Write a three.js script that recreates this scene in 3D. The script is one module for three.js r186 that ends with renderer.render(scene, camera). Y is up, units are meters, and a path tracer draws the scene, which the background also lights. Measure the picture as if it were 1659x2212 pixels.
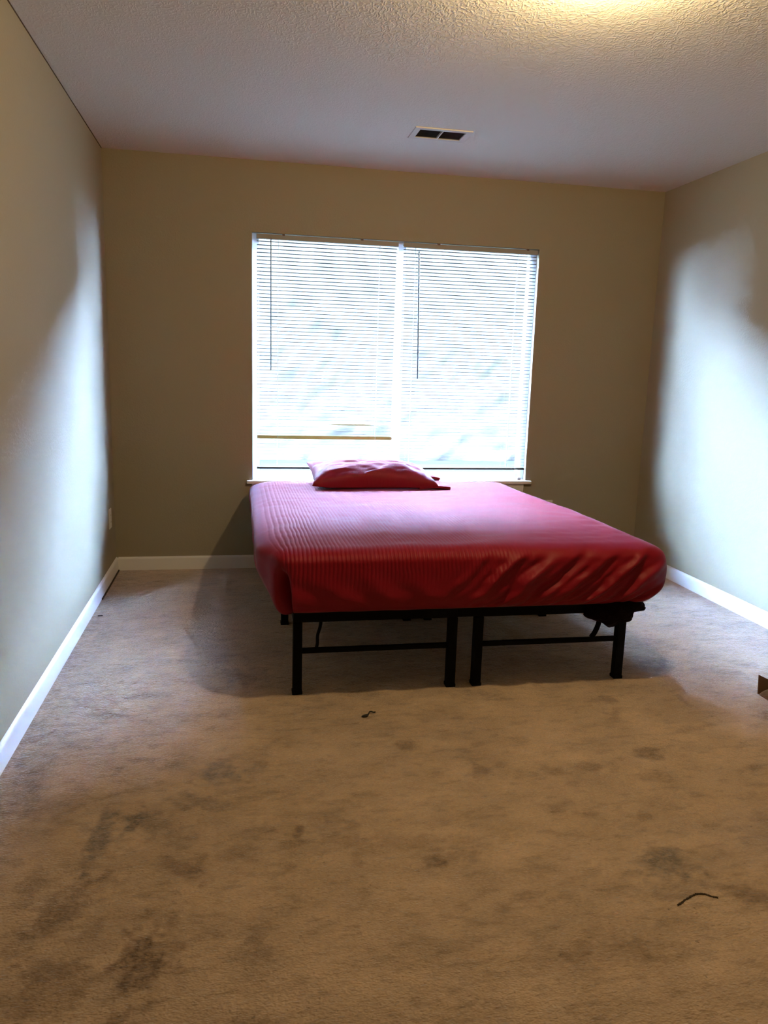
import * as THREE from 'three';
import { mergeVertices, mergeGeometries } from 'three/addons/utils/BufferGeometryUtils.js';
import { RoundedBoxGeometry } from 'three/addons/geometries/RoundedBoxGeometry.js';

// ---------------------------------------------------------------- camera, sky, lamp, exposure
const scene = new THREE.Scene();
const camera = new THREE.PerspectiveCamera(67.62, 1659 / 2212, 0.05, 200);
camera.position.set(0.7438, 1.2775, 4.8003);
camera.rotation.set(-0.18649, -0.19107, 0.02962, 'YXZ');
scene.add(camera);

const renderer = new THREE.WebGLRenderer({ antialias: true });
renderer.toneMapping = THREE.LinearToneMapping;
renderer.toneMappingExposure = 1.0;
renderer.shadowMap.enabled = true;

const SKY = [0.62, 0.98, 1.72], SKY_STRENGTH = 790;
{ // overcast sky: brighter towards the zenith
  const w = 16, h = 64, d = new Float32Array(w * h * 4);
  for (let j = 0; j < h; j++) for (let i = 0; i < w; i++) {
    const up = Math.max(0, Math.sin(((j + 0.5) / h - 0.5) * Math.PI)), l = (1 + 2 * up) / 3, k = (j * w + i) * 4;
    for (let c = 0; c < 3; c++) d[k + c] = SKY[c] * l;
    d[k + 3] = 1;
  }
  const t = new THREE.DataTexture(d, w, h, THREE.RGBAFormat, THREE.FloatType);
  t.mapping = THREE.EquirectangularReflectionMapping; t.magFilter = THREE.LinearFilter; t.minFilter = THREE.LinearFilter; t.needsUpdate = true;
  scene.background = t; scene.backgroundIntensity = SKY_STRENGTH;
}
const LAMP_COLOR = new THREE.Color().setRGB(1.0, 0.70, 0.325), LAMP_POWER = 4.9, LAMP_AT = [1.80, 2.44, 2.56];

// ---------------------------------------------------------------- helpers
const W = 3.4547, H = 2.44, D = 5.3, WALL = 0.14;
const used = {};
function numbered(n) { const k = used[n] = (used[n] ?? -1) + 1; return k ? n + '_' + String(k).padStart(3, '0') : n; }
function obj(name, geometry, material, parent = scene) {
  const m = new THREE.Mesh(geometry, material);
  m.name = parent === scene ? numbered(name) : name; m.castShadow = m.receiveShadow = true; parent.add(m); return m;
}
function part(name, geometry, material, parent) {
  parent.userData._n ??= {}; const k = parent.userData._n[name] = (parent.userData._n[name] ?? -1) + 1;
  return obj(k ? name + '_' + String(k).padStart(3, '0') : name, geometry, material, parent);
}
function tag(o, label, category, group) { o.userData.label = label; o.userData.category = category; if (group) o.userData.group = group; return o; }
function thing(name, label, category, pos = [0, 0, 0], group) {
  const g = new THREE.Group(); g.name = numbered(name); g.position.set(...pos); scene.add(g); return tag(g, label, category, group);
}
function struct(o) { o.userData.kind = 'structure'; return o; }
function box(x0, x1, y0, y1, z0, z1, r = 0) {
  const g = r ? new RoundedBoxGeometry(x1 - x0, y1 - y0, z1 - z0, 2, r) : new THREE.BoxGeometry(x1 - x0, y1 - y0, z1 - z0);
  return g.translate((x0 + x1) / 2, (y0 + y1) / 2, (z0 + z1) / 2);
}
let seed = 7;
function rnd() { seed = (seed + 0x6d2b79f5) | 0; let t = Math.imul(seed ^ (seed >>> 15), 1 | seed); t = (t + Math.imul(t ^ (t >>> 7), 61 | t)) ^ t; return ((t ^ (t >>> 14)) >>> 0) / 4294967296; }
const sm = (a, b, x) => { const t = Math.min(1, Math.max(0, (x - a) / (b - a))); return t * t * (3 - 2 * t); };
const mix = (a, b, t) => a + (b - a) * t;
function hash(x, y, s) { let h = Math.imul(x, 374761393) + Math.imul(y, 668265263) + Math.imul(s, 2147483647 - 61); h = Math.imul(h ^ (h >>> 13), 1274126177); h ^= h >>> 16; return (h >>> 0) / 4294967296; }
function vn(x, y, s = 0, px = 0, py = 0) { // value noise, periodic when px, py are given
  const ix = Math.floor(x), iy = Math.floor(y), fx = x - ix, fy = y - iy, u = fx * fx * (3 - 2 * fx), v = fy * fy * (3 - 2 * fy);
  const wx = (i) => px ? ((i % px) + px) % px : i, wy = (i) => py ? ((i % py) + py) % py : i;
  const a = hash(wx(ix), wy(iy), s), b = hash(wx(ix + 1), wy(iy), s), c = hash(wx(ix), wy(iy + 1), s), d = hash(wx(ix + 1), wy(iy + 1), s);
  return a + (b - a) * u + (c - a) * v + (a - b - c + d) * u * v;
}
function fbm(x, y, s, n = 4) { let r = 0, a = 0.5, t = 0; for (let i = 0; i < n; i++) { r += a * vn(x, y, s + i * 17); t += a; a *= 0.5; x *= 2.03; y *= 2.03; } return r / t; }
function grayTexture(n, f, repX, repY = repX) {
  const d = new Uint8Array(n * n * 4);
  for (let j = 0; j < n; j++) for (let i = 0; i < n; i++) { const v = Math.max(0, Math.min(255, 255 * f(i / n, j / n))), k = (j * n + i) * 4; d[k] = d[k + 1] = d[k + 2] = v; d[k + 3] = 255; }
  const t = new THREE.DataTexture(d, n, n); t.wrapS = t.wrapT = THREE.RepeatWrapping; t.magFilter = THREE.LinearFilter; t.minFilter = THREE.LinearMipmapLinearFilter; t.generateMipmaps = true;
  t.repeat.set(repX, repY); t.needsUpdate = true; return t;
}
const rgb = (r, g, b) => new THREE.Color().setRGB(r, g, b);
const std = (c, roughness, more = {}) => new THREE.MeshStandardMaterial({ color: c, roughness, ...more });

// ---------------------------------------------------------------- materials of the room
const wallBump = grayTexture(512, (u, v) => 0.6 * vn(u * 90, v * 90, 3, 90, 90) + 0.4 * vn(u * 180, v * 180, 5, 180, 180), 1.6);
const wallPaint = std(rgb(0.335, 0.293, 0.195), 0.75, { bumpMap: wallBump, bumpScale: 0.0006 });
const ceilBump = grayTexture(1024, (u, v) => {
  const a = vn(u * 120 + 1.5 * vn(u * 60, v * 60, 17, 60, 60), v * 80, 11, 0, 80), b = vn(u * 260, v * 220, 13, 260, 220), c = vn(u * 16, v * 12, 15, 16, 12);
  const ridge = 1 - Math.abs(2 * a - 1);
  return 0.55 * Math.pow(ridge, 3) * (0.4 + 0.6 * c) + 0.35 * b * ridge;
}, 1.0);
const ceilPaint = std(rgb(0.86, 0.865, 0.82), 0.9, { bumpMap: ceilBump, bumpScale: 0.0014 });
const trimPaint = std(rgb(0.84, 0.84, 0.83), 0.42);
const vinyl = new THREE.MeshPhysicalMaterial({ color: rgb(0.86, 0.88, 0.9), roughness: 0.9, transmission: 0.3, thickness: 0 });
const whitePlastic = std(rgb(0.82, 0.82, 0.8), 0.4);

// ---------------------------------------------------------------- floor: worn carpet
const FX = W, FZ = 4.0;
const pileBump = grayTexture(1024, (u, v) => {
  const a = vn(u * 60, v * 130, 21, 60, 130), b = vn(u * 130, v * 240, 23, 130, 240), c = vn(u * 24, v * 40, 25, 24, 40), e = vn(u * 10, v * 22, 27, 10, 22);
  return 0.26 * a + 0.22 * b + 0.2 * c + 0.32 * e;
}, 1 / 0.55);
// stains: x, z, half width, half depth, turn, strength, greyness (0 brown, 1 grey)
const STAINS = [
  [0.37, 2.80, 0.035, 0.17, 0.1, 0.75, 1], [0.44, 2.78, 0.03, 0.1, 0.2, 0.5, 0.9], [0.69, 2.52, 0.09, 0.08, 0, 0.65, 1], [0.79, 2.5, 0.03, 0.08, 0.3, 0.5, 0.8],
  [0.55, 2.46, 0.07, 0.03, 0.4, 0.3, 0.6], [0.50, 2.78, 0.13, 0.07, 0.5, 0.5, 0.7], [0.62, 2.68, 0.12, 0.06, 0.4, 0.5, 0.7], [0.42, 2.40, 0.07, 0.02, 0.2, 0.4, 0.4], [0.37, 2.46, 0.02, 0.05, 0.4, 0.3, 0.3],
  [0.33, 3.09, 0.06, 0.16, 0.5, 0.5, 0.2], [0.24, 3.0, 0.05, 0.1, 0.3, 0.3, 0.5], [0.54, 3.27, 0.08, 0.13, 0, 0.65, 0.1], [0.50, 3.45, 0.05, 0.09, 0, 0.5, 0.1], [0.35, 3.32, 0.12, 0.1, 0.6, 0.4, 0.1],
  [0.60, 2.99, 0.09, 0.04, 0.8, 0.4, 0.1], [0.72, 2.95, 0.06, 0.04, 0, 0.35, 0.1], [0.90, 2.87, 0.02, 0.05, 0.1, 0.5, 0.1], [0.98, 2.83, 0.05, 0.05, 0.5, 0.2, 0.1],
  [0.78, 3.30, 0.05, 0.05, 0.7, 0.3, 0.4], [0.72, 3.52, 0.14, 0.06, 0.1, 0.45, 0.1], [0.22, 2.62, 0.1, 0.12, 0.3, 0.3, 0.5], [0.12, 2.55, 0.06, 0.16, 0, 0.35, 0.8],
  [1.31, 2.43, 0.05, 0.05, 0, 0.5, 0.1], [1.51, 2.62, 0.04, 0.06, 0.5, 0.45, 0.1], [1.68, 2.03, 0.1, 0.035, 0.1, 0.35, 0.5], [1.76, 2.1, 0.07, 0.015, 0.1, 0.4, 0.4], [1.54, 2.24, 0.03, 0.015, 0, 0.4, 0.2],
  [2.19, 2.15, 0.05, 0.04, 0.1, 0.5, 0.2], [2.16, 2.27, 0.06, 0.03, -0.6, 0.35, 0.2], [2.49, 2.2, 0.02, 0.08, 0, 0.35, 0.2], [2.40, 2.43, 0.13, 0.03, -0.2, 0.4, 0.1], [2.75, 2.38, 0.07, 0.04, -0.3, 0.5, 0.3], [2.84, 2.33, 0.06, 0.02, -0.2, 0.4, 0.3],
  [2.13, 2.60, 0.07, 0.06, -0.3, 0.5, 0.2], [1.88, 2.64, 0.05, 0.04, 0.2, 0.4, 0.1], [1.75, 2.66, 0.04, 0.03, 0, 0.4, 0.1], [2.05, 2.73, 0.08, 0.04, 0, 0.3, 0.3], [1.93, 2.93, 0.05, 0.03, -0.3, 0.4, 0.3], [1.66, 2.86, 0.03, 0.03, 0, 0.4, 0.1], [1.76, 2.9, 0.04, 0.02, 0, 0.35, 0.1],
  [1.87, 3.14, 0.08, 0.07, -0.3, 0.7, 1], [1.81, 3.24, 0.12, 0.05, 0, 0.3, 0.9], [1.74, 3.17, 0.03, 0.02, 0, 0.4, 0.6], [2.0, 3.27, 0.05, 0.08, -0.6, 0.4, 0.1], [1.42, 3.22, 0.07, 0.03, -0.3, 0.3, 0.1], [1.24, 3.05, 0.04, 0.03, 0, 0.5, 0.3],
  [1.33, 3.03, 0.06, 0.05, -0.6, 0.35, 0.2], [1.15, 2.95, 0.3, 0.05, 0.1, 0.25, 0.1], [2.43, 2.73, 0.06, 0.03, -0.3, 0.4, 0.1], [2.28, 2.98, 0.07, 0.04, -0.2, 0.3, 0.1], [1.55, 3.42, 0.2, 0.05, 0.1, 0.25, 0.1],
  [0.75, 1.75, 0.13, 0.1, 0.2, 0.45, 0.8], [0.66, 1.45, 0.1, 0.2, 0.1, 0.25, 0.7], [0.4, 1.9, 0.12, 0.04, 0.1, 0.35, 0.8], [0.28, 2.06, 0.1, 0.05, 0.1, 0.4, 0.9], [0.5, 1.55, 0.1, 0.03, 0.1, 0.25, 0.8], [0.25, 1.6, 0.08, 0.05, 0.2, 0.2, 0.8],
  [0.12, 1.2, 0.05, 0.2, 0, 0.2, 0.8], [0.6, 2.1, 0.15, 0.03, 0.1, 0.3, 0.7], [2.6, 1.85, 0.12, 0.05, -0.4, 0.35, 0.8], [2.75, 1.6, 0.1, 0.06, -0.5, 0.25, 0.8], [2.85, 1.95, 0.1, 0.03, 0.1, 0.3, 0.8], [2.6, 1.4, 0.12, 0.04, -0.4, 0.2, 0.8], [3.0, 1.9, 0.1, 0.03, 0.1, 0.3, 0.8],
];
function carpetMap() {
  const n = 2048, d = new Uint8Array(n * n * 4), base = [0.50, 0.378, 0.277], st = new Float32Array(n * n * 2);
  for (const [x, z, rx, rz, a, k, g] of STAINS) {
    const R = 1.6 * Math.max(rx, rz) + 0.04, ca = Math.cos(a), sa = Math.sin(a);
    const i0 = Math.max(0, Math.floor((x - R) / FX * n)), i1 = Math.min(n - 1, Math.ceil((x + R) / FX * n)), j0 = Math.max(0, Math.floor((z - R) / FZ * n)), j1 = Math.min(n - 1, Math.ceil((z + R) / FZ * n));
    for (let j = j0; j <= j1; j++) for (let i = i0; i <= i1; i++) {
      const wx = i / n * FX, wz = j / n * FZ, q = fbm(wx * 34, wz * 34, 31, 3) - 0.5, q2 = fbm(wx * 120, wz * 160, 37, 2);
      const dx = ((wx - x) * ca + (wz - z) * sa) / rx, dz = (-(wx - x) * sa + (wz - z) * ca) / rz, r = Math.hypot(dx, dz) + q * 1.5;
      const m = k * sm(1.15, 0.25, r) * (0.7 + 0.6 * sm(0.25, 0.75, q2)), p = (j * n + i) * 2;
      st[p] = 1 - (1 - st[p]) * (1 - m * 0.62 * (1 - 0.25 * g)); st[p + 1] = Math.max(st[p + 1], g * sm(1.3, 0.5, r));
    }
  }
  for (let j = 0; j < n; j++) for (let i = 0; i < n; i++) {
    const wx = i / n * FX, wz = j / n * FZ;
    const big = fbm(wx * 1.6, wz * 1.6, 41, 3), mid = fbm(wx * 9, wz * 14, 43, 3), fine = vn(wx * 150 + 20 * big, wz * 330, 45), grain = vn(wx * 420, wz * 420, 47), worn = fbm(wx * 22, wz * 55, 49, 3);
    let k = 1 + 0.34 * (big - 0.5) + 0.42 * (mid - 0.5) + 0.22 * (fine - 0.5) + 0.16 * (grain - 0.5) - 0.2 * sm(0.5, 0.8, worn);
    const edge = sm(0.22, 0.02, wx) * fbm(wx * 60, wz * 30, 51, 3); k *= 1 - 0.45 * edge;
    const speck = vn(wx * 90, wz * 120, 53) * vn(wx * 210, wz * 260, 55); k *= 1 - 0.5 * sm(0.72, 0.85, speck);
    const p = (j * n + i), s = st[2 * p], g = st[2 * p + 1];
    k *= 1 - Math.min(0.72, 1.2 * s);
    for (let c = 0; c < 3; c++) {
      const l = k * mix(base[c] * (1 - s * [0, 0.12, 0.22][c]), base[1] * 1.02 - 0.015 * (c - 1), 0.75 * g * Math.min(1, 1.6 * s));
      const v = Math.max(0, Math.min(1, l)); d[4 * p + c] = 255 * (v <= 0.0031308 ? 12.92 * v : 1.055 * v ** (1 / 2.4) - 0.055);
    }
    d[4 * p + 3] = 255;
  }
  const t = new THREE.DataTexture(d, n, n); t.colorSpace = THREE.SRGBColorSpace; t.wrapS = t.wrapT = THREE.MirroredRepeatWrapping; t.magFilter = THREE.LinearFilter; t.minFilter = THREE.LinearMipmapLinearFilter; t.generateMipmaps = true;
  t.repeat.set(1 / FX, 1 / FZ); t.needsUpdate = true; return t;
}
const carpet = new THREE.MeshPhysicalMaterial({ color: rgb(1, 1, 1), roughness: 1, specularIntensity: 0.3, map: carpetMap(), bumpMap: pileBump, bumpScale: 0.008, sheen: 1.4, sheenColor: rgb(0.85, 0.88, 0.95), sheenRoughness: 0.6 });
{
  const g = box(-WALL, W + WALL, -0.12, 0, -WALL, D + WALL), p = g.attributes.position, uv = g.attributes.uv;
  for (let i = 0; i < p.count; i++) uv.setXY(i, p.getX(i), p.getZ(i));
  const f = struct(obj('floor', g, carpet)); f.userData.label = 'worn tan carpet with grey and brown stains';
  // bare dark gap where the carpet stops short of the left baseboard, and a furrow in the pile
  part('carpet_gap', box(0.0135, 0.02, 0, 0.007, 0.02, 0.62), std(rgb(0.03, 0.022, 0.016), 0.95), f).userData.label = 'dark gap along the left baseboard';
  const tear = [[1.797, 3.302], [1.81, 3.296], [1.825, 3.288], [1.85, 3.277], [1.872, 3.271], [1.89, 3.276], [1.905, 3.288], [1.915, 3.292]];
  const curve = new THREE.CatmullRomCurve3(tear.map(([x, z]) => new THREE.Vector3(x, 0.0005, z))), tg = new THREE.TubeGeometry(curve, 60, 0.0022, 6), tp = tg.attributes.position;
  for (let i = 0; i < tp.count; i++) tp.setXYZ(i, tp.getX(i) + 0.003 * (rnd() - 0.5), Math.max(-0.002, tp.getY(i) * (0.6 + 0.8 * rnd())), tp.getZ(i) + 0.004 * (rnd() - 0.5));
  tg.computeVertexNormals();
  part('carpet_tear', tg, std(rgb(0.08, 0.058, 0.04), 1), f).userData.label = 'short dark curved tear in the carpet pile';
}

// ---------------------------------------------------------------- walls, ceiling, baseboards
const OX0 = 0.83, OX1 = 2.626, OY0 = 0.563, OY1 = 2.041; // window opening
function slabWithHole(x0, x1, y0, y1, hx0, hx1, hy0, hy1, depth) {
  const s = new THREE.Shape([[x0, y0], [x1, y0], [x1, y1], [x0, y1]].map((a) => new THREE.Vector2(...a)));
  s.holes.push(new THREE.Path([[hx0, hy0], [hx0, hy1], [hx1, hy1], [hx1, hy0]].map((a) => new THREE.Vector2(...a))));
  return new THREE.ExtrudeGeometry(s, { depth, bevelEnabled: false });
}
struct(obj('wall_back', slabWithHole(-WALL, W + WALL, 0, H, OX0, OX1, OY0, OY1, WALL).translate(0, 0, -WALL), wallPaint));
function wallUV(g, a) { const p = g.attributes.position, uv = g.attributes.uv; for (let i = 0; i < p.count; i++) uv.setXY(i, a === 'z' ? p.getZ(i) : p.getX(i), p.getY(i)); return g; }
struct(obj('wall_left', wallUV(box(-WALL, 0, 0, H, 0, D), 'z'), wallPaint));
struct(obj('wall_right', wallUV(box(W, W + WALL, 0, H, 0, D), 'z'), wallPaint));
struct(obj('wall_rear', wallUV(box(-WALL, W + WALL, 0, H, D, D + WALL), 'x'), wallPaint));
const VX0 = 1.607, VX1 = 1.895, VZ0 = 0.69, VZ1 = 0.875; // ceiling register
const ceilG = slabWithHole(-WALL, W + WALL, -WALL, D + WALL, VX0 + 0.02, VX1 - 0.02, VZ0 + 0.02, VZ1 - 0.02, 0.12);
ceilG.rotateX(Math.PI / 2).translate(0, H + 0.12, 0);
struct(obj('ceiling', ceilG, ceilPaint));
struct(obj('shade_strip_1', box(0, 0.0035, H - 0.003, H, 0.005, D), std(rgb(0.12, 0.085, 0.06), 0.9))).userData.label = 'thin dark strip painted as the shadow line in the crack between left wall and ceiling';  // dark strip colours in the shadow line along this joint
struct(obj('trim_2', box(W - 0.003, W, H - 0.0025, H, 1.0, D), std(rgb(0.3, 0.26, 0.2), 0.9))).userData.label = 'thin brown strip between right wall and ceiling';  // narrow brown strip along the joint
const BH = 0.083, BT = 0.013;
function baseboard(len) { // profile in (out from wall, up), extruded along +z
  const s = new THREE.Shape(); s.moveTo(0, 0); s.lineTo(BT, 0); s.lineTo(BT, BH - 0.016); s.quadraticCurveTo(BT, BH - 0.006, BT * 0.55, BH - 0.003); s.quadraticCurveTo(BT * 0.3, BH, 0, BH); s.lineTo(0, 0);
  return new THREE.ExtrudeGeometry(s, { depth: len, bevelEnabled: false, curveSegments: 6 });
}
struct(obj('baseboard_left', baseboard(D), trimPaint));
struct(obj('baseboard_right', baseboard(D).scale(-1, 1, 1).translate(W, 0, 0).applyMatrix4(new THREE.Matrix4()), trimPaint));
{ const g = scene.children.at(-1).geometry, ix = g.index; if (!ix) { const p = g.attributes; for (const k of ['position', 'normal', 'uv']) { const a = p[k], s = a.itemSize; for (let i = 0; i < a.count; i += 3) for (let c = 0; c < s; c++) { const t = a.array[(i + 1) * s + c]; a.array[(i + 1) * s + c] = a.array[(i + 2) * s + c]; a.array[(i + 2) * s + c] = t; } } } }
struct(obj('baseboard_back', baseboard(W - 2 * BT).rotateY(-Math.PI / 2).translate(W - BT, 0, 0), trimPaint));

// ---------------------------------------------------------------- window
{
  const w = new THREE.Group(); w.name = 'window_1'; struct(w); w.userData.label = 'wide twin window in the back wall'; scene.add(w);
  const z0 = -0.1, z1 = -0.042, mx = 1.747;
  part('window_jamb', box(OX0, OX0 + 0.042, OY0, OY1, z0, z1, 0.003), vinyl, w);
  part('window_jamb', box(OX1 - 0.042, OX1, OY0, OY1, z0, z1, 0.003), vinyl, w);
  part('window_head', box(OX0 + 0.042, OX1 - 0.042, OY1 - 0.012, OY1, z0, z1, 0.003), vinyl, w);
  part('window_bottom_rail', box(OX0 + 0.042, OX1 - 0.042, OY0, OY0 + 0.045, z0, z1, 0.003), vinyl, w);
  part('mullion', box(mx - 0.024, mx + 0.024, OY0 + 0.045, OY1 - 0.012, z0, z1, 0.003), vinyl, w);
  const glass = new THREE.MeshPhysicalMaterial({ color: 0xffffff, roughness: 0, transmission: 1, thickness: 0, ior: 1.45 });
  part('pane', box(OX0 + 0.04, mx - 0.022, OY0 + 0.043, OY1 - 0.01, -0.073, -0.069), glass, w);
  part('pane', box(mx + 0.022, OX1 - 0.04, OY0 + 0.043, OY1 - 0.01, -0.073, -0.069), glass, w);
  part('window_sill', box(OX0 - 0.036, OX1 + 0.036, OY0 - 0.019, OY0 + 0.001, -0.055, 0.032, 0.004), trimPaint, w);
  part('sill_apron', box(OX0 - 0.005, OX1 - 0.012, OY0 - 0.075, OY0 - 0.019, 0, 0.012, 0.003), trimPaint, w);
  part('corner_block', box(OX1 - 0.055, OX1 - 0.03, OY0 + 0.001, OY0 + 0.022, -0.02, 0.0, 0.002), whitePlastic, w);
}

// ---------------------------------------------------------------- mini blinds
const shadedSlat = new THREE.MeshPhysicalMaterial({ color: rgb(0.04, 0.038, 0.028), roughness: 0.8, specularIntensity: 0.1 }), backlitSlat = new THREE.MeshPhysicalMaterial({ color: rgb(0.62, 0.58, 0.3), roughness: 0.9, transmission: 0.07, thickness: 0 }), railPaint = std(rgb(0.33, 0.31, 0.25), 0.6), cordMat = new THREE.MeshPhysicalMaterial({ color: rgb(0.85, 0.86, 0.86), roughness: 0.95, transmission: 0.5, thickness: 0 }), wandMat = std(rgb(0.06, 0.07, 0.07), 0.25), clipMat = std(rgb(0.12, 0.075, 0.05), 0.6);  // slat shade is in the near-black colour; odd slats coloured as if backlit
function slatGeometry(len, bend = 0) {
  const n = 6, m = bend ? 24 : 1, w = 0.016, t = 0.0004, pos = [], idx = [];
  for (let k = 0; k <= m; k++) {
    const x = (k / m - 0.5) * len, tw = bend * sm(0.25, 0.6, k / m) * sm(1.0, 0.8, k / m);
    for (const s of [1, -1]) for (let i = 0; i <= n; i++) {
      const u = (i / n - 0.5), z = u * w, y = 0.0010 * (1 - 4 * u * u) + s * t / 2; // crowned
      pos.push(x, y * Math.cos(tw) - z * Math.sin(tw), y * Math.sin(tw) + z * Math.cos(tw));
    }
  }
  const r = 2 * (n + 1);
  for (let k = 0; k < m; k++) { const a = k * r, b = a + r;
    for (let i = 0; i < n; i++) { idx.push(a + i, a + i + 1, b + i + 1, a + i, b + i + 1, b + i); const c = n + 1; idx.push(a + c + i, b + c + i + 1, a + c + i + 1, a + c + i, b + c + i, b + c + i + 1); } }
  const g = new THREE.BufferGeometry(); g.setAttribute('position', new THREE.Float32BufferAttribute(pos, 3)); g.setAttribute('uv', new THREE.Float32BufferAttribute(new Array(pos.length / 3 * 2).fill(0), 2)); g.setIndex(idx); g.computeVertexNormals(); return g;
}
function blind(label, x0, x1, ladders, wand, clips, odd) {
  const zc = -0.016, t = thing('mini_blind', label, 'blind', [(x0 + x1) / 2, 2.008, zc]), len = x1 - x0, P = 0.0215, ox = (x0 + x1) / 2;
  const hr = part('headrail', box(-len / 2, len / 2, 0, 0.027, -0.013, 0.013, 0.002), railPaint, t);
  for (const x of clips) part('mounting_clip', box(x - ox - 0.0075, x - ox + 0.0075, 0.022, 0.0325, -0.008, 0.0145), clipMat, hr);
  const g = slatGeometry(len - 0.004), N = 63;
  for (let i = 0; i < N; i++) {
    const y = -0.0135 - i * P, o = odd[i];
    const s = part('slat', o?.bend ? slatGeometry(len - 0.004, o.bend) : g, o ? backlitSlat : shadedSlat, t);
    s.position.set(0.0008 * Math.sin(i * 7.3), y + 0.0006 * Math.sin(i * 3.1), 0); s.rotation.x = -(0.16 + 0.01 * Math.sin(i * 1.7)) + (o?.turn ?? 0);
    if (o) s.scale.z = 1.36;
    s.rotation.z = 0.0006 * Math.sin(i * 5.1) - (i > 55 ? 0.0015 * (i - 55) / 8 : 0);
  }
  part('bottom_rail', box(-len / 2, len / 2, -0.0135 - N * P - 0.006, -0.0135 - N * P + 0.006, -0.012, 0.012, 0.003), shadedSlat, t);
  for (const x of ladders) part('ladder_cord', mergeGeometries([-0.0086, 0.0086].map((z) => new THREE.CylinderGeometry(0.0011, 0.0011, 1.37, 6).translate(x - ox, -0.685, z))), cordMat, t);
  const [wx, wtop, wx2, wbot, r] = wand, c = new THREE.LineCurve3(new THREE.Vector3(wx - ox, wtop - 2.008, 0.02), new THREE.Vector3(wx2 - ox, wbot - 2.008, 0.022));
  const wd = part('wand', new THREE.TubeGeometry(c, 4, r, 6), wandMat, t);
  part('wand_hook', new THREE.TorusGeometry(0.005, 0.0012, 6, 12).translate(wx - ox, wtop - 2.008 + 0.003, 0.018), clipMat, wd);
  return t;
}
blind('horizontal mini blind on the left half of the window with one turned slat coloured as if backlit', 0.857, 1.716, [0.985, 1.602], [0.941, 2.004, 0.942, 1.241, 0.0033], [1.016, 1.489], { 54: { turn: 1.45 }, 50: { bend: 1.25 } });
blind('horizontal mini blind on the right half of the window, with evenly level slats', 1.748, 2.618, [1.826, 2.49], [1.843, 1.984, 1.862, 1.215, 0.0055], [1.97, 2.55], {});

// ---------------------------------------------------------------- bed: frame, mattress, sheet, pillow
const blackSteel = new THREE.MeshPhysicalMaterial({ color: rgb(0.003, 0.003, 0.0035), roughness: 0.6, specularIntensity: 0.15 }), footCap = new THREE.MeshPhysicalMaterial({ color: rgb(0.004, 0.004, 0.004), roughness: 0.8, specularIntensity: 0.15 });
{
  const t = thing('platform_bed', 'black metal platform bed frame on square legs under the red sheet', 'bed frame', [1.65, 0, 1.02]);
  const X = [0.966, 1.592, 1.702, 2.332].map((x) => x - 1.65), Z = [1.945, 1.11, 0.12].map((z) => z - 1.02), L = 0.018;
  for (const z of Z) for (const x of X) {
    const leg = part('leg', box(x - L, x + L, 0.008, 0.297, z - L, z + L, 0.003), blackSteel, t);
    part('foot', box(x - L - 0.002, x + L + 0.002, 0.0, 0.014, z - L - 0.002, z + L + 0.002, 0.002), footCap, leg);
  }
  const r = (x0, x1, z0, z1, y0 = 0.297, y1 = 0.343) => part('rail', box(x0, x1, y0, y1, z0, z1, 0.004), blackSteel, t);
  for (const [a, b] of [[0, 1], [2, 3]]) {
    for (const z of Z) r(X[a] - L, X[b] + L, z - L, z + L);
    for (const x of [X[a], X[b]]) { r(x - L, x + L, Z[1] + L, Z[0] - L); r(x - L, x + L, Z[2] + L, Z[1] - L); }
    for (const z of [Z[0], Z[2]]) part('brace', box(X[a] + L, X[b] - L, 0.166, 0.186, z - 0.009, z + 0.009, 0.003), blackSteel, t);
    for (let i = 1; i < 12; i++) { const z = mix(Z[2], Z[0], i / 12); if (Math.abs(z - Z[1]) > 0.05) part('cross_wire', new THREE.CylinderGeometry(0.004, 0.004, X[b] - X[a] - 2 * L, 6).rotateZ(Math.PI / 2).translate((X[a] + X[b]) / 2, 0.333, z), blackSteel, t); }
  }
  part('joining_bar', box(X[1] + L, X[2] - L, 0.3, 0.343, Z[0] - L, Z[0] + L), blackSteel, t);
  const strap = (pts, w) => {
    const c = new THREE.CatmullRomCurve3(pts.map((p) => new THREE.Vector3(p[0] - 1.65, p[1], p[2] - 1.02)));
    const g = new THREE.TubeGeometry(c, 20, w, 8); part('strap', g, footCap, t).userData.label = 'thin black strap hanging from the rail';
  };
  strap([[1.062, 0.31, 1.93], [1.056, 0.27, 1.935], [1.046, 0.235, 1.938], [1.045, 0.2, 1.94], [1.041, 0.186, 1.945]], 0.0065);
  strap([[2.24, 0.3, 1.94], [2.232, 0.25, 1.945], [2.222, 0.225, 1.95], [2.21, 0.2, 1.95], [2.203, 0.186, 1.945]], 0.011);
}
const B = { x0: 0.865, x1: 2.445, y0: 0.345, y1: 0.602, z0: 0.055, z1: 2.06 };
{ // mattress core under the sheet
  tag(obj('mattress', new RoundedBoxGeometry(1.42, 0.2, 1.84, 4, 0.06).translate(1.66, 0.462, 1.04), std(rgb(0.5, 0.48, 0.45), 0.9)), 'thick mattress wrapped in the red sheet on the black frame', 'mattress');
}
const weave = grayTexture(512, (u, v) => 0.5 * vn(u * 170, v * 170, 61, 170, 170) + 0.5 * vn(u * 60, v * 60, 63, 60, 60), 4);
const sheetMat = new THREE.MeshPhysicalMaterial({ color: rgb(0.21, 0.0006, 0.010), roughness: 0.78, specularIntensity: 0.1, clearcoat: 0.42, clearcoatRoughness: 0.52, sheen: 0.4, sheenColor: rgb(0.9, 0.94, 1.0), sheenRoughness: 0.48, bumpMap: weave, bumpScale: 0.0005 });
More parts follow.
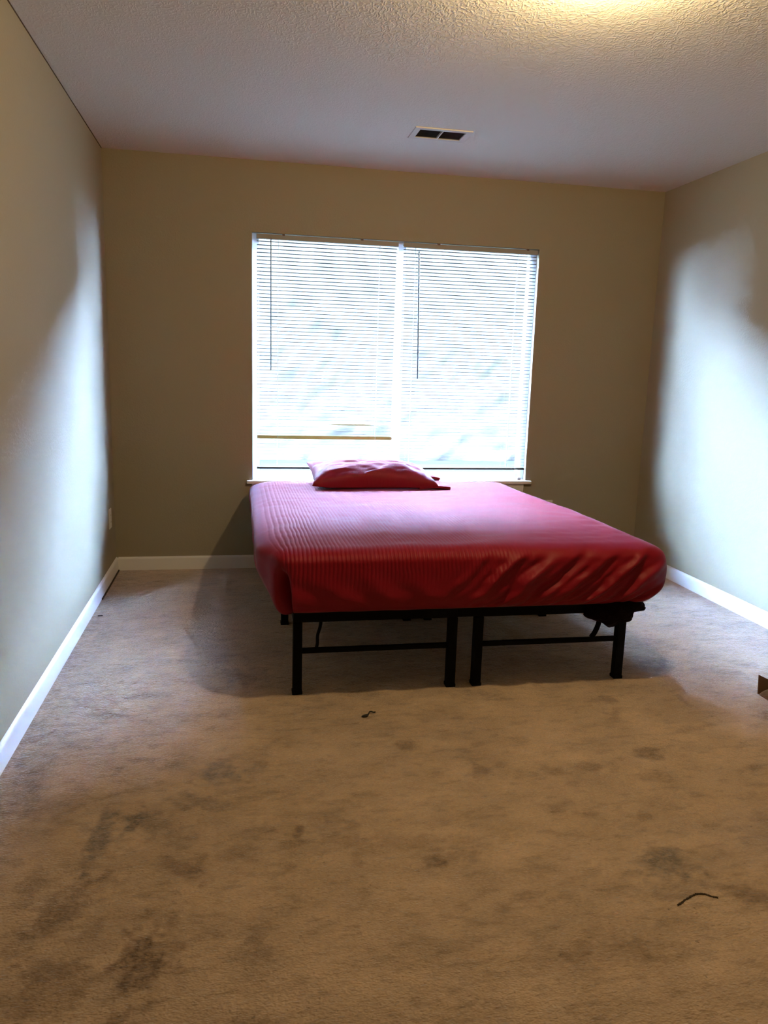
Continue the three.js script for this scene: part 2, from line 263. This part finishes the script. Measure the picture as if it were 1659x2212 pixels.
function sheetGeometry() {
  const hx = (B.x1 - B.x0) / 2, hy = (B.y1 - B.y0) / 2, hz = (B.z1 - B.z0) / 2, cx = (B.x0 + B.x1) / 2, cy = (B.y0 + B.y1) / 2, cz = (B.z0 + B.z1) / 2;
  let g = new THREE.BoxGeometry(2 * hx, 2 * hy, 2 * hz, 720, 56, 150);
  g.deleteAttribute('normal'); g.deleteAttribute('uv'); g = mergeVertices(g, 1e-5);
  const p = g.attributes.position, uv = new Float32Array(p.count * 2), rp = 0.085, rt = 0.045, rb = 0.085;
  for (let i = 0; i < p.count; i++) {
    let x = p.getX(i), y = p.getY(i), z = p.getZ(i);
    const ry = y > 0 ? rt : rb;
    const ix = Math.max(-hx + rp, Math.min(hx - rp, x)), iy = Math.max(-hy + rb, Math.min(hy - rt, y)), iz = Math.max(-hz + rp, Math.min(hz - rp, z));
    let dx = (x - ix) / rp, dy = (y - iy) / ry, dz = (z - iz) / rp; const l = Math.hypot(dx, dy, dz) || 1; dx /= l; dy /= l; dz /= l;
    x = ix + dx * rp; y = iy + dy * ry; z = iz + dz * rp;
    let X = x + cx, Y = y + cy, Z = z + cz;
    const v = (Y - B.y0) / (B.y1 - B.y0), up = Math.max(0, dy), fr = Math.max(0, dz), lf = Math.max(0, -dx), rg = Math.max(0, dx), dn = Math.max(0, -dy);
    uv[2 * i] = X; uv[2 * i + 1] = Z + Y;
    const n1 = fbm(X * 5, Z * 5 + Y * 7, 71, 3) - 0.5, n2 = fbm(X * 16 + 3, Z * 16 + Y * 20, 73, 3) - 0.5;
    // overall form: lower at the head, crowned, swelling sides
    let oy = -0.03 * sm(1.5, 0.1, Z) * sm(0.3, 1, v) + up * (0.008 * n1 + 0.002 * n2 + 0.006 * Math.cos((X - cx) / hx * 1.5)), ox = 0, oz = 0;
    const mid = Math.sin(Math.PI * Math.min(1, Math.max(0, (v - 0.02)))), zin = sm(2.06, 1.6, Z);
    ox += rg * (0.045 * mid + 0.006 * n1);
    ox -= lf * (sm(2.05, 1.8, Z) * (0.062 * sm(0.0, 0.55, v) * sm(1.3, 0.75, v)) - 0.01 * (1 - v) - 0.012 * n1 - 0.004 * Math.sin(Z * 17 + 3 * Y + 9 * n1) * sm(0.9, 0.4, v));
    oz += fr * (0.012 * mid + 0.006 * n1);
    // gathered stripes woven into the cloth: run head to foot and down the front
    const ph = X + 0.02 * n1 * sm(0.2, 2, Z) + 0.0035 * n2, st = Math.cos(2 * Math.PI * ph / 0.0158), str = 0.25 - Math.pow(0.5 - 0.5 * st, 2.2);
    const fadeX = sm(0.86, 0.93, X) * sm(1.75 + 0.2 * (Z - 1), 1.35 + 0.2 * (Z - 1), X), amp = 0.0024 * fadeX * (0.45 + 0.55 * sm(0.4, 1.7, Z));
    oy += up * str * amp; oz += fr * str * amp * 1.5 * sm(0.3, 0.75, v);
    // pulled diagonal folds on the right half of the front
    const fx = sm(1.45, 1.85, X) * sm(2.5, 2.3, X), q = (X - 2.34) * 0.80 - (Y - 0.36) * 1.05 + 0.9 * (Y - 0.36) * (2.4 - X) * 0.5, w1 = Math.sin(q * 52 + 6 * n1), w2 = Math.sin(q * 118 + 6 * n1 + 1);
    const fold = fx * sm(1.08, 0.6, v) * sm(-0.05, 0.15, v);
    oz += fr * fold * (0.015 * w1 * (0.8 + 1.6 * n1) + 0.007 * w2 * (0.8 - 1.5 * n2)); oy += fr * 0.002 * fold * w1;
    // soft broad folds on the left half of the front, low down
    oz += fr * sm(1.7, 1.3, X) * sm(0.75, 0.3, v) * 0.006 * Math.sin((X * 1.0 + (Y - 0.4) * 1.3) * 34 + 4 * n1);
    // shallow creases across the bed near its right foot
    oy += up * 0.0005 * sm(1.4, 1.9, X) * sm(1.2, 1.6, Z) * Math.sin((Z + 0.15 * X) * 60 + 5 * n1);
    // deep tuck at the left foot corner
    const dl = ((X - 0.872) * 0.70 - (Z - 2.035) * 0.70 * -1), tz = Math.atan2(dz, -dx) / (Math.PI / 2), inC = lf > 0.03 && fr > 0.03 ? Math.exp(-Math.pow((tz - 0.52 - 0.1 * (1 - v)) / 0.15, 2)) : 0;
    const dig = 0.13 * inC * sm(0.8, 0.35, v) * sm(0, 0.3, Math.hypot(dx, dz)); ox += dig * 0.707; oz -= dig * 0.707;
    // left side hangs lower than the front
    oy -= lf * sm(0.45, 0.0, v) * 0.035 * sm(0.3, 1.2, Z); 
    // underside pulled together
    X += ox; Y += oy; Z += oz;
    p.setXYZ(i, X, Y, Z);
  }
  g.setAttribute('uv', new THREE.BufferAttribute(uv, 2)); g.computeVertexNormals(); return g;
}
{
  const t = thing('bed_sheet', 'crimson fitted sheet with fine stripes stretched over the mattress', 'bed sheet', [0, 0, 0]);
  part('sheet_body', sheetGeometry(), sheetMat, t);
  // bunched sheet corner under the right foot, its shade put into the near-black colour
  let g = new THREE.IcosahedronGeometry(1, 24); g.deleteAttribute('normal'); g.deleteAttribute('uv'); g = mergeVertices(g, 1e-4);
  const p = g.attributes.position, uv = [];
  for (let i = 0; i < p.count; i++) {
    const a = p.getX(i), b = p.getY(i), c = p.getZ(i), n = fbm(a * 3 + 5, b * 3 + c * 2, 81, 3) - 0.5, f = 1 + 0.25 * n + 0.08 * Math.sin(9 * a + 4 * b);
    let y = b * 0.062 * f; if (b < 0) y *= 1.15 - 0.55 * a * a + 0.1 * a;
    p.setXYZ(i, 2.268 + a * 0.128 * f, 0.323 + y + 0.018 * a, 1.985 + c * 0.062 * f); uv.push(a, b);
  }
  g.setAttribute('uv', new THREE.Float32BufferAttribute(uv, 2)); g.computeVertexNormals();
  part('gathered_corner', g, new THREE.MeshPhysicalMaterial({ color: rgb(0.006, 0.002, 0.003), roughness: 0.95, specularIntensity: 0.2 }), t).userData.label = 'bunched corner of the red sheet, coloured near black for the shade under the mattress';
  const c = new THREE.CatmullRomCurve3([[2.36, 0.352, 1.99], [2.385, 0.337, 2.0], [2.404, 0.322, 2.0], [2.385, 0.314, 1.99], [2.35, 0.305, 1.98]].map((a) => new THREE.Vector3(...a)));
  part('elastic_edge', new THREE.TubeGeometry(c, 24, 0.006, 6), footCap, t).userData.label = 'black elastic loop at the corner';
}
{
  const t = thing('pillow', 'crimson pillow lying at the head of the bed against the window', 'pillow', [1.525, 0.583, 0.305]);
  const n = 90, pos = [], uv = [], idx = [], HX = 0.37, HZ = 0.195, TH = 0.142;
  const shape = (u, w, s) => {
    const e = (1 - Math.pow(Math.abs(u), 3.2)), f = (1 - Math.pow(Math.abs(w), 2.8)), k = Math.pow(Math.max(0, e), 0.42) * Math.pow(Math.max(0, f), 0.4);
    const pin = 1 - 0.07 * (1 - Math.pow(Math.abs(w), 2)) * Math.pow(Math.abs(u), 8), pinz = 1 - 0.07 * (1 - u * u) * Math.pow(Math.abs(w), 8);
    const x = u * HX * pin, z = w * HZ * pinz, n1 = fbm(u * 3 + 9, w * 3, 91, 3) - 0.5, cr = Math.sin(u * 5 + w * 9 + 8 * n1);
    const seam = 0.012 + 0.085 * sm(0.3, -1, w) * (0.55 + 0.45 * sm(-0.2, -1, u)) + 0.01 * sm(0.7, 1, Math.abs(u)) ;
    let y = s > 0 ? seam + k * (TH - seam) * (1 + 0.12 * n1) + 0.0055 * cr * k * (0.6 + 1.6 * fbm(u * 6, w * 4, 93, 2)) : seam * (1 - k) * 1.0 + 0.002 * k;
    if (s > 0) y -= 0.01 * k * sm(0.5, 1, u);
    return [x, y, z];
  };
  for (const s of [1, -1]) for (let j = 0; j <= n; j++) for (let i = 0; i <= n; i++) { const u = Math.sin((i / n - 0.5) * Math.PI), w = Math.sin((j / n - 0.5) * Math.PI); const a = shape(u, w, s); pos.push(...a); uv.push(a[0], a[2]); }
  const m = (n + 1) * (n + 1);
  for (let j = 0; j < n; j++) for (let i = 0; i < n; i++) { const a = j * (n + 1) + i, b = a + n + 1; idx.push(a, b, a + 1, a + 1, b, b + 1, m + a, m + a + 1, m + b, m + a + 1, m + b + 1, m + b); }
  let g = new THREE.BufferGeometry(); g.setAttribute('position', new THREE.Float32BufferAttribute(pos, 3)); g.setAttribute('uv', new THREE.Float32BufferAttribute(uv, 2)); g.setIndex(idx); g = mergeVertices(g, 1e-5); g.computeVertexNormals();
  part('pillowcase', g, sheetMat, t);
  const flap = (z0, z1, x1, y, lift) => { // open hem of the case
    const g = new THREE.BoxGeometry(1, 0.013, z1 - z0, 12, 2, 16), p = g.attributes.position;
    for (let i = 0; i < p.count; i++) { const u = p.getX(i) + 0.5, z = p.getZ(i) + (z0 + z1) / 2; p.setXYZ(i, mix(0.26, x1 + 0.006 * Math.sin(z * 22), u), y + p.getY(i) + lift * Math.sin(Math.PI * u) + 0.003 * Math.sin(z * 30 + u * 4), z); }
    g.computeVertexNormals(); part('hem_flap', g, sheetMat, t);
  };
  flap(-0.16, 0.192, 0.452, 0.008, 0.004); flap(-0.185, -0.06, 0.455, 0.022, 0.012);
}

// ---------------------------------------------------------------- outlets, register, lamp, small things
function outlet(label, pos, turn) {
  const t = thing('wall_outlet', label, 'outlet', pos); t.rotation.y = turn;
  part('cover_plate', box(-0.036, 0.036, -0.058, 0.058, 0, 0.006, 0.0025), whitePlastic, t);
  for (const y of [-0.02, 0.02]) { const r = part('receptacle', box(-0.017, 0.017, y - 0.0135, y + 0.0135, 0.0055, 0.0075, 0.001), whitePlastic, t); for (const x of [-0.006, 0.006]) part('slot', box(x - 0.001, x + 0.001, y - 0.004, y + 0.005, 0.0072, 0.0078), footCap, r); }
  part('screw', new THREE.CylinderGeometry(0.003, 0.003, 0.002, 12).rotateX(Math.PI / 2).translate(0, 0, 0.0065), whitePlastic, t);
}
outlet('white outlet cover plate low on the left wall near the corner', [0, 0.362, 0.188], Math.PI / 2);
outlet('white outlet cover plate on the back wall, mostly hidden behind the bed', [2.795, 0.372, 0], 0);
{
  const t = thing('ceiling_register', 'white rectangular air register with two louvred halves coloured dark for shade in the ceiling', 'vent', [(VX0 + VX1) / 2, H, (VZ0 + VZ1) / 2]);
  const hx = (VX1 - VX0) / 2, hz = (VZ1 - VZ0) / 2, b = 0.026, shadeGrey = std(rgb(0.1, 0.1, 0.092), 0.8), wm = std(rgb(0.74, 0.73, 0.7), 0.5);  // louvers and duct in dark grey: recess shade put into the colour
  const s = new THREE.Shape([[-hx, -hz], [hx, -hz], [hx, hz], [-hx, hz]].map((a) => new THREE.Vector2(...a)));
  s.holes.push(new THREE.Path([[-hx + b, -hz + b], [-hx + b, hz - b], [hx - b, hz - b], [hx - b, -hz + b]].map((a) => new THREE.Vector2(...a))));
  part('frame', new THREE.ExtrudeGeometry(s, { depth: 0.003, bevelEnabled: true, bevelSize: 0.002, bevelThickness: 0.002, bevelSegments: 2 }).rotateX(Math.PI / 2).translate(0, -0.001, 0), wm, t);
  part('divider', box(-0.003, 0.003, -0.006, 0.012, -hz + b, hz - b, 0.001), std(rgb(0.85, 0.84, 0.8), 0.4), t);
  for (const [a, c] of [[-hx + b, -0.003], [0.003, hx - b]]) for (let i = 0; i < 9; i++) {
    const f = part('louver', box(a, c, -0.0006, 0.0006, -0.009, 0.009), shadeGrey, t); f.position.set(0, 0.008, mix(-hz + b + 0.006, hz - b - 0.006, i / 8)); f.rotation.x = 0.7;
  }
  const q = [box(-hx + 0.021, hx - 0.021, 0.1, 0.11, -hz + 0.021, hz - 0.021)]; for (const e of [-1, 1]) { q.push(box(e * (hx - 0.022) - 0.001, e * (hx - 0.022) + 0.001, 0.002, 0.1, -hz + 0.021, hz - 0.021)); q.push(box(-hx + 0.021, hx - 0.021, 0.002, 0.1, e * (hz - 0.022) - 0.001, e * (hz - 0.022) + 0.001)); }
  part('duct', mergeGeometries(q), shadeGrey, t);
}
{ // flush ceiling lamp just above the frame: the source of the warm glow on the ceiling
  const t = thing('ceiling_lamp', 'round flush ceiling lamp with a frosted glowing dome', 'ceiling lamp', LAMP_AT);
  part('lamp_base', new THREE.CylinderGeometry(0.13, 0.14, 0.018, 40).translate(0, -0.009, 0), whitePlastic, t);
  const pr = []; for (let i = 0; i <= 14; i++) { const a = i / 14 * Math.PI / 2; pr.push(new THREE.Vector2(0.125 * Math.cos(a) + 1e-5, -0.018 - 0.062 * Math.sin(a))); }
  part('lamp_dome', new THREE.LatheGeometry(pr.reverse(), 40), new THREE.MeshStandardMaterial({ color: rgb(0.9, 0.88, 0.8), roughness: 0.6, emissive: LAMP_COLOR, emissiveIntensity: 6 }), t);
  const l = new THREE.PointLight(LAMP_COLOR, LAMP_POWER); l.position.set(LAMP_AT[0], H - 0.05, LAMP_AT[2]); l.castShadow = true; l.shadow.radius = 2; l.shadow.mapSize.set(1024, 1024); l.name = 'ceiling_lamp_light'; scene.add(l);
}
{ // black scrap lying on the carpet in front of the bed
  const c = new THREE.CatmullRomCurve3([[1.187, 0.004, 2.19], [1.2, 0.005, 2.188], [1.214, 0.006, 2.178], [1.22, 0.008, 2.166], [1.228, 0.007, 2.16], [1.236, 0.005, 2.163], [1.244, 0.004, 2.16]].map((a) => new THREE.Vector3(...a)));
  const g = new THREE.TubeGeometry(c, 40, 0.0035, 8), p = g.attributes.position;
  for (let i = 0; i < p.count; i++) { const k = Math.floor(i / 9) / 40, q = c.getPointAt(Math.min(1, k)), f = k < 0.4 ? 0.6 + 1.9 * Math.sin(Math.PI * (k / 0.4)) : 0.55; p.setXYZ(i, q.x + (p.getX(i) - q.x) * f, q.y + (p.getY(i) - q.y) * 0.8, q.z + (p.getZ(i) - q.z) * f); }
  g.computeVertexNormals(); tag(obj('fabric_scrap', g, std(rgb(0.012, 0.011, 0.01), 0.9)), 'small curled black scrap on the carpet in front of the bed', 'scrap');
  tag(obj('paint_chip', box(-0.012, 0.012, 0, 0.004, -0.003, 0.003, 0.001).rotateY(0.15).translate(0.052, 0.001, 0.902), std(rgb(0.03, 0.028, 0.026), 0.8)), 'tiny dark chip on the carpet beside the left baseboard', 'chip');
}
{ // cardboard box reaching in at the right edge
  const t = thing('cardboard_box', 'open brown cardboard box on the carpet at the right edge', 'box', [2.838, 0, 2.19]);
  const card = std(rgb(0.17, 0.09, 0.045), 0.85), pale = std(rgb(0.36, 0.30, 0.27), 0.8);
  const prism = (pts, d) => new THREE.ExtrudeGeometry(new THREE.Shape(pts.map((a) => new THREE.Vector2(...a))), { depth: d, bevelEnabled: false, curveSegments: 16 });
  part('side_panel', prism([[0, 0.003], [0.42, 0.003], [0.42, 0.045], [0.05, 0.06], [-0.006, 0.087]], 0.004).translate(0, 0, -0.004).rotateY(0.04), card, t);
  part('bottom_panel', box(0.004, 0.41, 0.0, 0.004, 0.0, 0.28), card, t);
  const s = new THREE.Shape(); s.moveTo(0, 0); s.quadraticCurveTo(0.02, 0.032, 0.06, 0.036); s.lineTo(0.36, 0.04); s.lineTo(0.36, 0); s.lineTo(0, 0);
  part('front_panel', new THREE.ExtrudeGeometry(s, { depth: 0.004, bevelEnabled: false, curveSegments: 16 }).rotateY(-0.5).translate(0, 0.002, 0.004), pale, t).userData.label = 'pale greyish panel with a curved top edge';
  part('rear_panel', box(0.4, 0.404, 0.003, 0.045, 0.0, 0.28), card, t);
}

// ---------------------------------------------------------------- outdoors, seen between the slats
struct(obj('ground', box(-40, 40, -0.5, -0.4, -60, -0.3), new THREE.MeshPhysicalMaterial({ color: rgb(0.004, 0.004, 0.003), roughness: 1, specularIntensity: 0 }))).userData.label = 'dark ground outside the window';
{  // added foliage mass, its height profile shaped to hold back low daylight
  const g = new THREE.BoxGeometry(44, 9.0, 2.4, 400, 70, 20), p = g.attributes.position;
  for (let i = 0; i < p.count; i++) { const x = p.getX(i), y = p.getY(i), z = p.getZ(i), n = fbm(x * 1.2 + z, y * 1.4 + z * 2, 99, 4) - 0.5, n2 = fbm(x * 5 + z * 3, y * 6, 101, 3) - 0.5; const wx = x + 3, tall = sm(-4, -0.6, wx) * sm(10.5, 7.2, wx), f = mix(0.66, 1, tall); p.setXYZ(i, x + 0.2 * n, -4.5 + (y + 4.5) * f + (y > -3 ? 0.5 * n * (y + 3) / 6 : 0), z + 0.12 * n + 0.25 * n2); }
  g.translate(3, 4.1, -10.2); g.computeVertexNormals();
  tag(obj('daylight_blocker', g, new THREE.MeshPhysicalMaterial({ color: rgb(0.0085, 0.0072, 0.0053), roughness: 1, specularIntensity: 0 })), 'tall dark foliage wall added outside the blinds to block and shape daylight', 'daylight_blocker');
}

scene.traverse((o) => { delete o.userData._n; });
renderer.render(scene, camera);
